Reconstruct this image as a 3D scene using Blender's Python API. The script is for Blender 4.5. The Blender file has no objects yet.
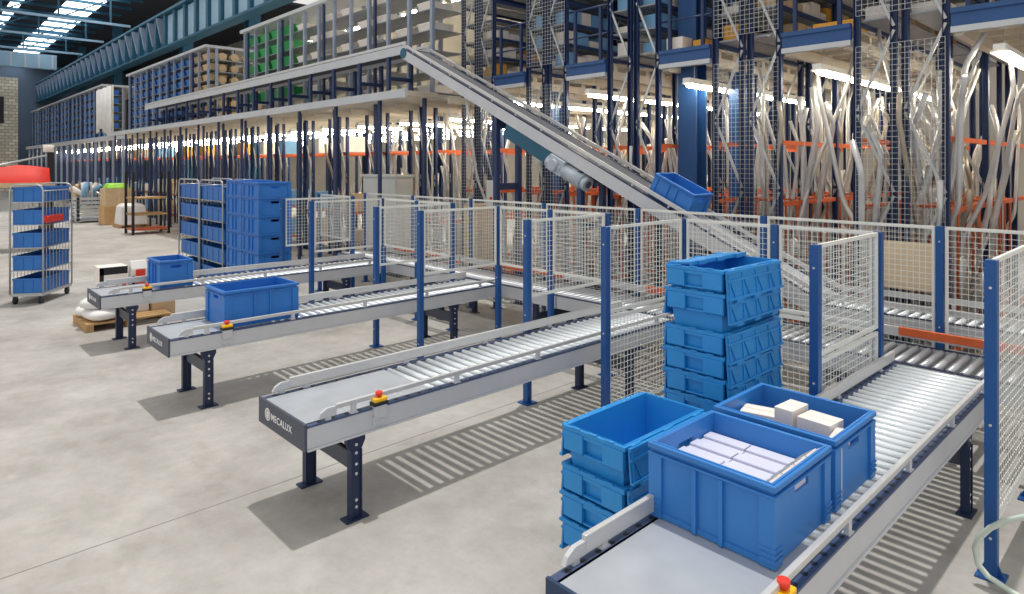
import bpy, math, random
from mathutils import Vector, Matrix
random.seed(7)
R = math.radians
scene = bpy.context.scene
C = scene.collection

# ------------------------------------------------------------------ camera, world, light
F_PX, HORIZON, CAM_H, HEAD = 656.0, 165.0, 2.56, 46.6
cam = bpy.data.cameras.new('camera')
cam.sensor_width = 36.0
cam.lens = F_PX / 1024.0 * 36.0
cam.shift_y = (HORIZON - 297.0) / 1024.0
cam.clip_end = 300
cam_o = bpy.data.objects.new('camera', cam)
cam_o.location = (0, 0, CAM_H)
cam_o.rotation_euler = (R(90), 0, R(HEAD))
C.objects.link(cam_o)
scene.camera = cam_o

world = bpy.data.worlds.new('hall_light')
scene.world = world
world.use_nodes = True
bg = world.node_tree.nodes['Background']
bg.inputs[0].default_value = (1.0, 0.985, 0.96, 1)
bg.inputs[1].default_value = 0.84

sun = bpy.data.lights.new('roof_light', 'SUN')
sun.energy = 2.1
sun.angle = R(1.2)
sun.color = (1.0, 0.97, 0.92)
sun_o = bpy.data.objects.new('roof_light', sun)
sun_o.rotation_euler = Vector((0.06, -0.14, -1.0)).to_track_quat('-Z', 'Y').to_euler()
sun_o.location = (-4, 3, 14)
C.objects.link(sun_o)

vs = scene.view_settings
vs.view_transform = 'Standard'
vs.look = 'None'
vs.gamma = 1
vs.use_curve_mapping = False
vs.exposure = 0.0

# ------------------------------------------------------------------ materials
def srgb(r, g, b):
    f = lambda c: (c / 255 / 12.92) if c / 255 <= 0.04045 else ((c / 255 + 0.055) / 1.055) ** 2.4
    return (f(r), f(g), f(b), 1)

def mat(name, col, rough=0.5, metal=0.0, var=0.12, scale=6.0, emit=None, estr=0.0, bump=0.0, spec=None):
    m = bpy.data.materials.new(name)
    m.use_nodes = True
    nt = m.node_tree
    b = nt.nodes['Principled BSDF']
    b.inputs['Roughness'].default_value = rough
    b.inputs['Metallic'].default_value = metal
    if spec is not None:
        b.inputs['Specular IOR Level'].default_value = spec
    c = srgb(*col)
    if var > 0:
        tc = nt.nodes.new('ShaderNodeTexCoord')
        n = nt.nodes.new('ShaderNodeTexNoise')
        n.inputs['Scale'].default_value = scale
        n.inputs['Detail'].default_value = 4
        r = nt.nodes.new('ShaderNodeValToRGB')
        r.color_ramp.elements[0].position = 0.3
        r.color_ramp.elements[1].position = 0.7
        r.color_ramp.elements[0].color = tuple(x * (1 - var) for x in c[:3]) + (1,)
        r.color_ramp.elements[1].color = tuple(min(1, x * (1 + var)) for x in c[:3]) + (1,)
        nt.links.new(tc.outputs['Object'], n.inputs['Vector'])
        nt.links.new(n.outputs['Fac'], r.inputs['Fac'])
        nt.links.new(r.outputs['Color'], b.inputs['Base Color'])
        if bump > 0:
            bp = nt.nodes.new('ShaderNodeBump')
            bp.inputs['Strength'].default_value = bump
            nt.links.new(n.outputs['Fac'], bp.inputs['Height'])
            nt.links.new(bp.outputs['Normal'], b.inputs['Normal'])
    else:
        b.inputs['Base Color'].default_value = c
    if emit:
        b.inputs['Emission Color'].default_value = srgb(*emit)
        b.inputs['Emission Strength'].default_value = estr
    return m

def concrete():
    m = bpy.data.materials.new('concrete')
    m.use_nodes = True
    nt = m.node_tree
    b = nt.nodes['Principled BSDF']
    b.inputs['Roughness'].default_value = 0.62
    tc = nt.nodes.new('ShaderNodeTexCoord')
    L = nt.links.new
    def noise(s, d, rough=0.6):
        n = nt.nodes.new('ShaderNodeTexNoise')
        n.inputs['Scale'].default_value = s
        n.inputs['Detail'].default_value = d
        n.inputs['Roughness'].default_value = rough
        L(tc.outputs['Object'], n.inputs['Vector'])
        return n
    n1 = noise(0.8, 9, 0.7)
    n2 = noise(5.0, 8, 0.7)
    r1 = nt.nodes.new('ShaderNodeValToRGB')
    e = r1.color_ramp.elements
    e[0].position, e[0].color = 0.32, srgb(152, 148, 142)
    e[1].position, e[1].color = 0.68, srgb(191, 188, 183)
    L(n1.outputs['Fac'], r1.inputs['Fac'])
    r2 = nt.nodes.new('ShaderNodeValToRGB')
    e = r2.color_ramp.elements
    e[0].position, e[0].color = 0.30, (0.80, 0.78, 0.76, 1)
    e[1].position, e[1].color = 0.62, (1, 1, 1, 1)
    L(n2.outputs['Fac'], r2.inputs['Fac'])
    mx = nt.nodes.new('ShaderNodeMixRGB')
    mx.blend_type = 'MULTIPLY'
    mx.inputs[0].default_value = 0.55
    L(r1.outputs['Color'], mx.inputs[1]); L(r2.outputs['Color'], mx.inputs[2])
    # dark scuffs
    n3 = noise(0.9, 10, 0.75)
    r3 = nt.nodes.new('ShaderNodeValToRGB')
    e = r3.color_ramp.elements
    e[0].position, e[0].color = 0.54, (1, 1, 1, 1)
    e[1].position, e[1].color = 0.74, (0.66, 0.63, 0.60, 1)
    L(n3.outputs['Fac'], r3.inputs['Fac'])
    mx2 = nt.nodes.new('ShaderNodeMixRGB')
    mx2.blend_type = 'MULTIPLY'
    mx2.inputs[0].default_value = 0.8
    L(mx.outputs['Color'], mx2.inputs[1]); L(r3.outputs['Color'], mx2.inputs[2])
    L(mx2.outputs['Color'], b.inputs['Base Color'])
    bp = nt.nodes.new('ShaderNodeBump')
    bp.inputs['Strength'].default_value = 0.05
    L(n2.outputs['Fac'], bp.inputs['Height']); L(bp.outputs['Normal'], b.inputs['Normal'])
    return m

def stone():
    m = bpy.data.materials.new('stone_blocks')
    m.use_nodes = True
    nt = m.node_tree
    b = nt.nodes['Principled BSDF']
    b.inputs['Roughness'].default_value = 0.9
    tc = nt.nodes.new('ShaderNodeTexCoord')
    sp = nt.nodes.new('ShaderNodeSeparateXYZ'); mp = nt.nodes.new('ShaderNodeCombineXYZ')
    nt.links.new(tc.outputs['Object'], sp.inputs[0])
    nt.links.new(sp.outputs['Y'], mp.inputs['X']); nt.links.new(sp.outputs['Z'], mp.inputs['Y'])
    br = nt.nodes.new('ShaderNodeTexBrick')
    br.inputs['Color1'].default_value = srgb(232, 224, 208)
    br.inputs['Color2'].default_value = srgb(196, 184, 164)
    br.inputs['Mortar'].default_value = srgb(160, 150, 134)
    br.inputs['Scale'].default_value = 1.0
    br.inputs['Brick Width'].default_value = 0.55
    br.inputs['Row Height'].default_value = 0.3
    br.inputs['Mortar Size'].default_value = 0.03
    nt.links.new(mp.outputs['Vector'], br.inputs['Vector'])
    nt.links.new(br.outputs['Color'], b.inputs['Base Color'])
    return m

M = dict(
    floor=concrete(), stone=stone(),
    joint=mat('floor_joint_filler', (140, 136, 130), 0.8, 0, 0.1, 3),
    alu=mat('anodised_aluminium', (198, 200, 205), 0.42, 0.1, 0.05, 3),
    rail=mat('pale_aluminium_rail', (205, 205, 205), 0.4, 0.3, 0.05, 3),
    roller=mat('galvanised_roller', (232, 238, 242), 0.28, 0.35, 0.06, 8),
    roller_d=mat('worn_grey_roller', (168, 170, 174), 0.38, 0.4, 0.2, 2),
    sheet=mat('grey_slide_sheet', (172, 177, 184), 0.45, 0.15, 0.08, 4),
    strip=mat('slate_bearing_strip', (66, 82, 116), 0.5, 0.1, 0.06, 4),
    endp=mat('dark_grey_end_plate', (74, 80, 94), 0.5, 0.1, 0.06, 4),
    endn=mat('navy_end_plate', (36, 58, 92), 0.5, 0.1, 0.06, 4),
    navy=mat('navy_painted_steel', (30, 44, 76), 0.45, 0.1, 0.08, 5),
    rack=mat('navy_rack_steel', (36, 56, 98), 0.5, 0.1, 0.1, 3),
    blue=mat('blue_painted_post', (24, 82, 148), 0.42, 0.05, 0.06, 4),
    beam=mat('blue_deck_beam', (40, 82, 136), 0.5, 0.05, 0.06, 3),
    black=mat('black_plastic', (24, 26, 30), 0.5, 0, 0.08, 5),
    white=mat('white_painted_wire', (230, 231, 226), 0.5, 0.0, 0.04, 4),
    print_=mat('white_print', (240, 240, 240), 0.6, 0, 0),
    orange=mat('orange_painted_beam', (204, 94, 46), 0.5, 0.0, 0.1, 4),
    yellow=mat('yellow_plastic', (246, 190, 20), 0.4, 0, 0.04, 5),
    red=mat('red_plastic', (226, 60, 40), 0.4, 0, 0.04, 5),
    crate=mat('mid_blue_crate_plastic', (50, 124, 200), 0.42, 0, 0.06, 3),
    crate_d=mat('deep_blue_crate_plastic', (44, 118, 200), 0.42, 0, 0.06, 3),
    tote=mat('bright_blue_tote_plastic', (36, 140, 212), 0.42, 0, 0.06, 3),
    carton=mat('white_carton', (236, 228, 220), 0.7, 0, 0.05, 5),
    cardboard=mat('brown_cardboard', (196, 160, 112), 0.8, 0, 0.1, 4),
    beige=mat('beige_board', (214, 194, 164), 0.75, 0, 0.07, 3),
    foam=mat('lilac_white_foam', (206, 208, 226), 0.6, 0, 0.05, 4),
    galv=mat('galvanised_tube', (188, 190, 190), 0.35, 0.6, 0.1, 6),
    pipe=mat('wrapped_steel_pipe', (200, 200, 200), 0.3, 0.35, 0.14, 3),
    pipe2=mat('bare_exhaust_pipe', (176, 166, 150), 0.3, 0.45, 0.18, 3),
    wood=mat('pallet_wood', (178, 142, 96), 0.8, 0, 0.18, 5),
    brown=mat('dark_brown_board', (84, 62, 46), 0.75, 0, 0.15, 4),
    deck=mat('pale_deck_underside', (208, 200, 184), 0.7, 0, 0.06, 2),
    edge=mat('pale_grey_deck_edge', (196, 200, 204), 0.5, 0.1, 0.05, 2),
    shelfw=mat('grey_shelf_steel', (150, 156, 164), 0.5, 0.2, 0.08, 3),
    greyup=mat('grey_blue_upright', (150, 162, 182), 0.5, 0.2, 0.08, 3),
    teal=mat('teal_girder_paint', (36, 92, 118), 0.55, 0.05, 0.12, 1),
    tealp=mat('pale_blue_cladding', (150, 182, 204), 0.6, 0, 0.06, 1),
    wallb=mat('warm_back_wall', (172, 166, 154), 0.85, 0, 0.12, 0.5),
    roof=mat('dark_roof_boards', (44, 48, 58), 0.85, 0, 0.15, 0.6),
    tealw=mat('slate_blue_end_wall', (92, 108, 128), 0.8, 0, 0.2, 0.3),
    sky=mat('skylight_pane', (240, 246, 250), 0.4, 0, 0.03, 1, emit=(236, 244, 250), estr=4.0),
    lamp=mat('fluorescent_tube', (255, 250, 235), 0.4, 0, 0, emit=(255, 243, 220), estr=42.0),
    lampbody=mat('white_lamp_body', (236, 234, 228), 0.5, 0, 0.03),
    green=mat('green_bin_plastic', (46, 160, 84), 0.5, 0, 0.08, 4),
    lime=mat('lime_green_plastic', (150, 210, 60), 0.5, 0, 0.08, 4),
    bluebin=mat('blue_bin_plastic', (38, 112, 190), 0.45, 0, 0.07, 4),
    film=mat('white_film_wrap', (232, 230, 228), 0.5, 0, 0.08, 3, bump=0.3),
    rubber=mat('dark_grey_belt', (86, 88, 94), 0.7, 0, 0.08, 4),
    hose=mat('pale_green_hose', (206, 218, 206), 0.45, 0, 0.05, 4),
    tan=mat('tan_box', (206, 178, 140), 0.75, 0, 0.1, 4),
    lightblue=mat('light_blue_box', (120, 170, 212), 0.6, 0, 0.08, 4),
    amber=mat('amber_box', (224, 164, 60), 0.6, 0, 0.08, 4),
    cabinet=mat('light_grey_cabinet', (206, 206, 200), 0.5, 0, 0.04, 2),
    redtarp=mat('red_tarpaulin', (222, 50, 34), 0.6, 0, 0.12, 2, bump=0.4),
    motor=mat('grey_motor_casting', (176, 186, 196), 0.45, 0.2, 0.06, 6),
)

# ------------------------------------------------------------------ geometry helpers
class MB:
    def __init__(s):
        s.v, s.f, s.sm = [], [], []
    def add(s, vs_, fs, smooth=False):
        o = len(s.v)
        s.v += [tuple(v) for v in vs_]
        for f in fs:
            s.f.append([i + o for i in f]); s.sm.append(smooth)
        return s
    def box(s, x0, x1, y0, y1, z0, z1):
        return s.add([(x0, y0, z0), (x1, y0, z0), (x1, y1, z0), (x0, y1, z0), (x0, y0, z1), (x1, y0, z1), (x1, y1, z1), (x0, y1, z1)],
                     [(3, 2, 1, 0), (4, 5, 6, 7), (0, 1, 5, 4), (1, 2, 6, 5), (2, 3, 7, 6), (3, 0, 4, 7)])
    def frustum(s, b, t, z0, z1):
        (a0, a1, b0, b1), (c0, c1, d0, d1) = b, t
        return s.add([(a0, b0, z0), (a1, b0, z0), (a1, b1, z0), (a0, b1, z0), (c0, d0, z1), (c1, d0, z1), (c1, d1, z1), (c0, d1, z1)],
                     [(3, 2, 1, 0), (4, 5, 6, 7), (0, 1, 5, 4), (1, 2, 6, 5), (2, 3, 7, 6), (3, 0, 4, 7)])
    def bar(s, p, q, w, h=None, up=(0, 0, 1)):
        p, q = Vector(p), Vector(q); h = h or w
        d = (q - p).normalized(); u = Vector(up)
        if abs(d.dot(u)) > 0.98: u = Vector((0, 1, 0))
        r = d.cross(u).normalized() * w / 2; t = r.cross(d).normalized() * h / 2
        vv = [a + x for a in (p, q) for x in (-r - t, r - t, r + t, -r + t)]
        return s.add(vv, [(0, 1, 2, 3), (7, 6, 5, 4), (0, 4, 5, 1), (1, 5, 6, 2), (2, 6, 7, 3), (3, 7, 4, 0)])
    def tube(s, pts, r, n=8, caps=True):
        pts = [Vector(p) for p in pts]; m = len(pts)
        rr = r if isinstance(r, (list, tuple)) else [r] * m
        vv = []; prev = None
        for i, p in enumerate(pts):
            d = (pts[min(i + 1, m - 1)] - pts[max(i - 1, 0)]).normalized()
            if prev is None:
                u = Vector((0, 0, 1)) if abs(d.z) < 0.9 else Vector((1, 0, 0))
                a = d.cross(u).normalized()
            else:
                a = (prev - d * prev.dot(d)).normalized()
            prev = a; b = d.cross(a)
            for k in range(n):
                t = 2 * math.pi * k / n
                vv.append(p + (a * math.cos(t) + b * math.sin(t)) * rr[i])
        ff = [(i * n + k, i * n + (k + 1) % n, (i + 1) * n + (k + 1) % n, (i + 1) * n + k) for i in range(m - 1) for k in range(n)]
        s.add(vv, ff, True)
        o = len(s.v) - len(vv)
        if caps:
            s.f.append([o + k for k in range(n)][::-1]); s.sm.append(False)
            s.f.append([o + (m - 1) * n + k for k in range(n)]); s.sm.append(False)
        return s
    def cyl(s, p, q, r, n=12):
        return s.tube([p, q], r, n)
    def mesh(s, name, m, bevel=0):
        me = bpy.data.meshes.new(name)
        me.from_pydata(s.v, [], s.f)
        me.polygons.foreach_set('use_smooth', s.sm)
        me.materials.append(M[m] if isinstance(m, str) else m)
        me.update()
        return me

def link(name, data, parent=None, loc=(0, 0, 0), rot=(0, 0, 0), bevel=0):
    o = bpy.data.objects.new(name, data)
    C.objects.link(o)
    o.location = loc; o.rotation_euler = rot
    if parent: o.parent = parent
    if bevel:
        b = o.modifiers.new('bevel', 'BEVEL'); b.width = bevel; b.segments = 2; b.limit_method = 'ANGLE'
    return o
def part(name, mb, m, parent, loc=(0, 0, 0), rot=(0, 0, 0), bevel=0, stuff=False):
    o = link(name, mb.mesh(name, m), parent, loc, rot, bevel)
    if stuff: o['kind'] = 'stuff'
    return o
def tag(o, label, cat, group=None):
    o['label'] = label; o['category'] = cat
    if group: o['group'] = group
    return o
def thing(name, label, cat, loc=(0, 0, 0), rot=(0, 0, 0), group=None):
    return tag(link(name, None, None, loc, rot), label, cat, group)
def single(name, mb, m, label, cat, loc=(0, 0, 0), rot=(0, 0, 0), group=None, bevel=0):
    return tag(part(name, mb, m, None, loc, rot, bevel), label, cat, group)
def struct(name, mb, m, parent=None):
    o = part(name, mb, m, parent)
    o['kind'] = 'structure'
    return o
def copy_tree(o, parent=None, loc=None, rot=None, label=None, group=None):
    c = o.copy(); C.objects.link(c); c.parent = parent
    if loc is not None: c.location = loc
    if rot is not None: c.rotation_euler = rot
    if label: c['label'] = label
    if group: c['group'] = group
    for ch in list(o.children): copy_tree(ch, c)
    return c
_cache = {}
def shared(key, fn):
    if key not in _cache: _cache[key] = fn()
    return _cache[key]

# ------------------------------------------------------------------ the setting
fl = struct('floor', MB().box(-95, 14, -14, 24, -0.2, 0), 'floor')
for x in (-5.12, -17.2, -29.3):
    part('floor_joint', MB().box(x - .005, x + .005, -14, 12, 0.0, 0.0015), 'joint', fl)
struct('wall_back', MB().box(-95, 14, 24, 24.3, 0, 15), 'wallb')
struct('wall_end', MB().box(-94.8, -94.4, -14, 24, 0, 14.3), 'tealw')
wl = struct('wall_far', MB().box(-80.6, -80, -30, 9.0, 0, 11.1), 'stone')
part('wall_opening', MB().box(-80.02, -79.96, 7.0, 7.9, 6.6, 9.2), 'black', wl)
# ------------------------------------------------------------------ roof of the old hall
ce = struct('ceiling', MB().box(-95, -46, -14, 6.2, 14.3, 14.5).box(-95, -46, 6.9, 9.1, 14.3, 14.5).box(-95, -46, 11.3, 24, 14.3, 14.5), 'roof')
def pane_strip(y0, y1, x0=-94, n=16, w=3.0):
    for i in range(n):
        link('skylight_pane', shared(('sp', y0), lambda: MB().box(0, w - 0.16, y0, y1, 14.36, 14.4).mesh('skylight_pane', 'sky')), ce, (x0 + i * w, 0, 0))
pane_strip(9.1, 11.3)
pane_strip(3.6, 6.9)
for i in range(16):
    link('purlin', shared('purlin', lambda: MB().box(-0.05, 0.05, -14, 13, 14.1, 14.3).mesh('purlin', 'teal')), ce, (-94.0 + i * 3, 0, 0))
def truss(x):
    t = thing('roof_truss', 'slender blue roof truss below the skylights, %s' % ('nearest to the racks' if x > -55 else 'in the middle of the row' if x > -64 else 'farthest along the hall'), 'roof truss', (x, 0, 0))
    part('bottom_chord', MB().bar((0, -14, 12.3), (0, 12.2, 12.3), 0.16), 'tealp', t)
    part('top_chord', MB().bar((0, -14, 14.0), (0, 12.2, 14.0), 0.14), 'teal', t)
    for y in range(-13, 13, 3):
        link('vertical', shared('tv', lambda: MB().bar((0, 0, 12.3), (0, 0, 14.0), 0.1).mesh('vertical', 'teal')), t, (0, y, 0))
        if y < 10:
            link('diagonal', shared('td', lambda: MB().bar((0, 0, 12.3), (0, 3, 14.0), 0.08).mesh('diagonal', 'teal')), t, (0, y, 0))
for x in (-52, -60, -68): truss(x)
b = thing('crane_bridge', 'pale corrugated crane bridge spanning below the far skylights', 'crane bridge', (-72, 0, 0))
part('girder', MB().box(-0.3, 0.3, -12, 10.9, 11.2, 12.5), 'tealp', b)
for i in range(22):
    link('corrugation', shared('cg', lambda: MB().box(0.3, 0.36, 0, 0.14, 11.25, 12.45).mesh('corrugation', 'edge')), b, (0, -10.5 + i, 0))
g = thing('runway_girder', 'long teal runway girder with pale infill panels above the storage blocks', 'girder', (0, 12.5, 0))
part('web', MB().box(-94, -18, 0.06, 0.2, 9.9, 11.9), 'teal', g)
part('top_flange', MB().box(-94, -18, -0.35, 0.45, 11.9, 12.05), 'teal', g)
part('bottom_flange', MB().box(-94, -18, -0.3, 0.4, 9.78, 9.9), 'teal', g)
for i in range(40):
    x = -94 + i * 1.9
    link('stiffener', shared('stf', lambda: MB().box(0, 0.34, -0.22, 0.06, 9.9, 11.9).mesh('stiffener', 'teal')), g, (x, 0, 0))
    if x > -46:
        link('infill_panel', shared('inf', lambda: MB().box(0.4, 1.84, -0.06, 0.06, 10.0, 11.8).mesh('infill_panel', 'tealp')), g, (x, 0, 0))
    else:
        link('bracket', shared('brk', lambda: MB().frustum((0.95, 1.15, -0.1, 0.06), (0.95, 1.15, -0.4, 0.06), 10.3, 11.8).mesh('bracket', 'greyup')), g, (x, 0, 0))
for x, nm in ((-34, 'nearest of the row'), (-44.5, 'second of the row'), (-62, 'third of the row'), (-76, 'by the stone wall')):
    t = thing('hall_column', 'dark steel hall column rising past the teal girder, ' + nm, 'column', (x, 13.6, 0))
    part('shaft', MB().box(-0.35, -0.29, -0.3, 0.3, 0, 14.2).box(0.29, 0.35, -0.3, 0.3, 0, 14.2).box(-0.29, 0.29, -0.04, 0.04, 0, 14.2), 'teal', t)
    part('base_plate', MB().box(-0.5, 0.5, -0.5, 0.5, 0, 0.05), 'teal', t)

# ------------------------------------------------------------------ conveyors
PITCH, C4 = 3.03, -1.565
CX = [C4 - PITCH * k for k in range(4)]
RP = 0.105
def text_mesh(body, size, m):
    cu = bpy.data.curves.new('lettering', 'FONT')
    cu.body = body; cu.size = size; cu.extrude = 0.001; cu.align_x = 'LEFT'; cu.offset = size * 0.008; cu.space_character = 1.12
    o = bpy.data.objects.new('tmp_lettering', cu); C.objects.link(o)
    bpy.context.view_layer.update()
    me = bpy.data.meshes.new_from_object(o.evaluated_get(bpy.context.evaluated_depsgraph_get()))
    bpy.data.objects.remove(o); bpy.data.curves.remove(cu)
    me.materials.clear(); me.materials.append(M[m]); me.name = 'lettering'
    return me
LET = text_mesh('MECALUX', 0.07, 'print_')
def emblem():
    mb = MB(); n = 20
    for k in range(n):
        a, c = 2 * math.pi * k / n, 2 * math.pi * (k + 1) / n
        q = [(math.cos(t) * r, math.sin(t) * r, 0) for t, r in ((a, .036), (c, .036), (c, .046), (a, .046))]
        mb.add([(x, y, -.001) for x, y, z in q] + [(x, y, .001) for x, y, z in q], [(4, 5, 6, 7), (3, 2, 1, 0), (0, 1, 5, 4), (2, 3, 7, 6)])
    for x in (-.016, 0, .016): mb.box(x - .005, x + .005, -.022 - (x == 0) * .008, .022 + (x == 0) * .008, -.001, .001)
    return mb.mesh('emblem', 'print_')
EMB = emblem()
ROL = MB().cyl((-.33, 0, 0), (.33, 0, 0), .031, 12).cyl((-.345, 0, 0), (.345, 0, 0), .008, 6).mesh('roller', 'roller')
BOLT = MB().cyl((0, 0, 0), (.006, 0, 0), .011, 8).mesh('bolt', 'rail')

def leg_pair(root, y, top=.60, m='navy'):
    for sx in (-1, 1):
        def mk():
            b = MB()
            b.box(-.02, .02, -.045, .045, 0.012, top - .1)
            b.frustum((-.02, .02, -.045, .045), (-.02, .02, -.075, .075), top - .1, top - .04)
            b.box(-.02, .02, -.075, .075, top - .04, top)
            b.box(-.03, .03, -.045, -.033, .012, top - .1).box(-.03, .03, .033, .045, .012, top - .1)
            b.box(-.05, .05, -.09, .09, 0, .012)
            return b.mesh('leg', m)
        l = link('leg', shared(('leg', top, m), mk), root, (sx * .355, y, 0))
        if sx == 1:
            for z in (.09, .14, .33, .40, top - .12, top - .06):
                link('bolt', BOLT, l, (.02, 0, z))
    part('crossmember', MB().box(-.335, .335, y - .012, y + .012, top - .26, top - .12).box(-.335, .335, y - .03, y + .012, top - .13, top - .12), 'endp', root)

def conveyor(cx, label, endm='endp', y0=2.06, y1=6.58):
    t = thing('roller_conveyor', label, 'conveyor', (cx, 0, 0))
    ep = part('end_plate', MB().box(-.385, .385, y0 - .02, y0, .60, .79), endm, t, bevel=.004)
    link('logo_emblem', EMB, ep, (-.215, y0 - .0215, .70), (R(90), 0, 0))
    link('logo_lettering', LET, ep, (-.155, y0 - .0215, .675), (R(90), 0, 0))
    for s in (-1, 1):
        a, c = (s * .335, s * .385) if s > 0 else (s * .385, s * .335)
        part('side_frame', MB().box(a, c, y0, y1, .615, .762).box(a + (.0 if s > 0 else -.012), c + (.012 if s > 0 else 0), y0, y1, .60, .615), 'alu', t, bevel=.003)
        st = part('bearing_strip', MB().box(a - .004, c + .004, y0, y1, .762, .776), 'strip', t)
        hb = MB(); y = y0 + .1
        while y < y1 - .03:
            hb.cyl((s * .362, y, .776), (s * .362, y, .7775), .016, 8); y += RP
        part('bearing_holes', hb, 'black', st, stuff=True)
        rx = s * .372
        r = part('guide_rail', MB().box(rx - .015, rx + .015, y0 + .22, y1 - .02, .838 if s > 0 else .80, .874 if s > 0 else .885), 'rail', t, bevel=.006)
        part('rail_end', MB().frustum((rx - .012, rx + .012, y0 + .08, y0 + .22), (rx - .012, rx + .012, y0 + .1, y0 + .22), .80, .835).frustum((rx - .012, rx + .012, y0 + .1, y0 + .22), (rx - .012, rx + .012, y0 + .15, y0 + .22), .835, .86).box(rx - .01, rx + .01, y0 + .14, y0 + .18, .776, .80), 'alu', r)
        for k in range(5):
            link('rail_bracket', shared(('rb', s), lambda: MB().box(-.012, .012, -.02, .02, .776, .845).box(-.02, .02, -.03, .03, .776, .782).mesh('rail_bracket', 'alu')), t, (rx, y0 + .36 + k * .95, 0))
    part('slide_sheet', MB().box(-.345, .345, y0, 3.12, .768, .776), 'sheet', t)
    y = 3.17
    while y < y1 - .03:
        link('roller', ROL, t, (0, y, .748)); y += RP
    leg_pair(t, 2.44); leg_pair(t, 5.75)
    sb = part('stop_button', MB().box(.385, .4, 2.57, 2.67, .64, .72).box(.36, .425, 2.57, 2.67, .70, .79), 'alu', t, bevel=.004)
    part('button_base', MB().box(.355, .43, 2.56, 2.68, .79, .815), 'black', sb, bevel=.004)
    part('button_housing', MB().box(.36, .425, 2.565, 2.675, .815, .845), 'yellow', sb, bevel=.008)
    part('red_button', MB().cyl((.392, 2.62, .845), (.392, 2.62, .86), .012, 10).cyl((.392, 2.62, .86), (.392, 2.62, .885), .026, 14), 'red', sb)
    return t
conveyor(CX[0], 'nearest roller conveyor at right carrying two open blue crates', 'endn')
conveyor(CX[1], 'second roller conveyor with empty bed and dark lettered end plate')
conveyor(CX[2], 'third roller conveyor carrying one blue crate set lengthwise')
conveyor(CX[3], 'farthest short roller conveyor beside the pallet of white sacks')

ROLY = MB().cyl((0, -.34, 0), (0, .34, 0), .033, 10).mesh('roller', 'roller_d')
CROSSL = ['beyond the nearest conveyor', 'beyond the second conveyor', 'beyond the third conveyor', 'beyond the farthest conveyor']
for k in range(4):
    t = thing('transfer_conveyor', 'low cross roller conveyor running along the back fence ' + CROSSL[k], 'conveyor', (CX[k], 7.0, 0))
    a, c = -1.5, 1.5
    for s in (-1, 1):
        y = s * .375
        part('side_frame', MB().box(a, c, y - .02, y + .02, .6, .77), 'alu', t)
        part('bearing_strip', MB().box(a, c, y - .024, y + .024, .77, .778), 'navy', t)
    part('guide_rail', MB().box(a, c, .36, .39, .84, .93), 'rail', t)
    part('orange_guard', MB().box(-.55, .95, .325, .36, .86, .94), 'orange', t, bevel=.006)
    x = a + .06
    while x < c:
        link('roller', ROLY, t, (x, 0, .748)); x += RP
    for x in (-1.1, 1.1):
        for s in (-1, 1):
            link('leg', shared('tleg', lambda: MB().box(-.04, .04, -.03, .03, .012, .6).box(-.08, .08, -.05, .05, 0, .012).mesh('leg', 'navy')), t, (x, s * .36, 0))
        part('crossmember', MB().box(x - .02, x + .02, -.33, .33, .34, .46), 'navy', t)

t = thing('return_conveyor', 'grey roller conveyor behind the back fence at foot of the incline', 'conveyor', (0, 8.12, 0))
for s in (-1, 1):
    part('side_frame', MB().box(-3.1, 1.2, s * .33 - .02, s * .33 + .02, .74, .95), 'alu', t)
    part('bearing_strip', MB().box(-3.1, 1.2, s * .33 - .024, s * .33 + .024, .95, .958), 'navy', t)
    part('guide_rail', MB().box(-3.1, 1.2, s * .345 - .012, s * .345 + .012, 1.03, 1.09), 'rail', t)
    for x in (-2.8, -1.9, -1.0, 0, .9):
        part('rail_bracket', MB().box(x - .015, x + .015, s * .345 - .01, s * .345 + .01, .958, 1.04), 'alu', t)
x = -3.0
while x < 1.15:
    link('roller', shared('rr', lambda: MB().cyl((0, -.3, 0), (0, .3, 0), .03, 10).mesh('roller', 'roller')), t, (x, 0, .93)); x += RP
for x in (-2.7, -.9, .9):
    for s in (-1, 1):
        link('leg', shared('rleg', lambda: MB().box(-.04, .04, -.03, .03, .012, .74).box(-.08, .08, -.05, .05, 0, .012).mesh('leg', 'navy')), t, (x, s * .33, 0))

# inclined belt conveyor coming down from the deck
TH = math.atan(.472); IX, IZ, IY = -11.55, 5.0, 7.82
t = thing('inclined_conveyor', 'long inclined belt conveyor descending from the deck to the floor line', 'conveyor', (IX, IY, IZ), (0, TH, 0))
IL = 9.45
for y0_ in (0, .6):
    part('side_frame', MB().box(0, IL, y0_, y0_ + .045, -.19, -.02).box(0, IL, y0_ - .01, y0_ + .055, -.21, -.19), 'alu', t)
    part('bearing_strip', MB().box(0, IL, y0_ - .003, y0_ + .048, -.02, -.005), 'navy', t)
    part('guide_rail', MB().box(-.1, IL, y0_ + .008, y0_ + .036, .035, .085), 'rail', t)
    for k in range(14):
        link('rail_bracket', shared('irb', lambda: MB().box(-.012, .012, 0, .03, -.005, .04).mesh('rail_bracket', 'alu')), t, (.3 + k * .68, y0_ + .008, 0))
part('belt', MB().box(.05, 7.3, .06, .585, -.03, -.008), 'rubber', t)
part('roller_bed', MB().box(7.32, IL - .05, .06, .585, -.05, -.02), 'sheet', t)
part('head_cover', MB().cyl((0, -.012, -.1), (0, .0, -.1), .11, 16), 'teal', t)
part('drive_cover', MB().box(3.55, 4.75, .02, .5, -.46, -.215), 'teal', t, bevel=.01)
mo = part('gear_motor', MB().box(4.8, 5.15, -.06, .3, -.48, -.22).cyl((4.75, .05, -.38), (5.1, .05, -.38), .13, 12).cyl((4.95, -.12, -.36), (4.95, .0, -.36), .1, 14), 'motor', t, bevel=.01)
part('motor_body', MB().cyl((5.15, .04, -.37), (5.56, .04, -.37), .13, 16), 'motor', mo)
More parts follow.
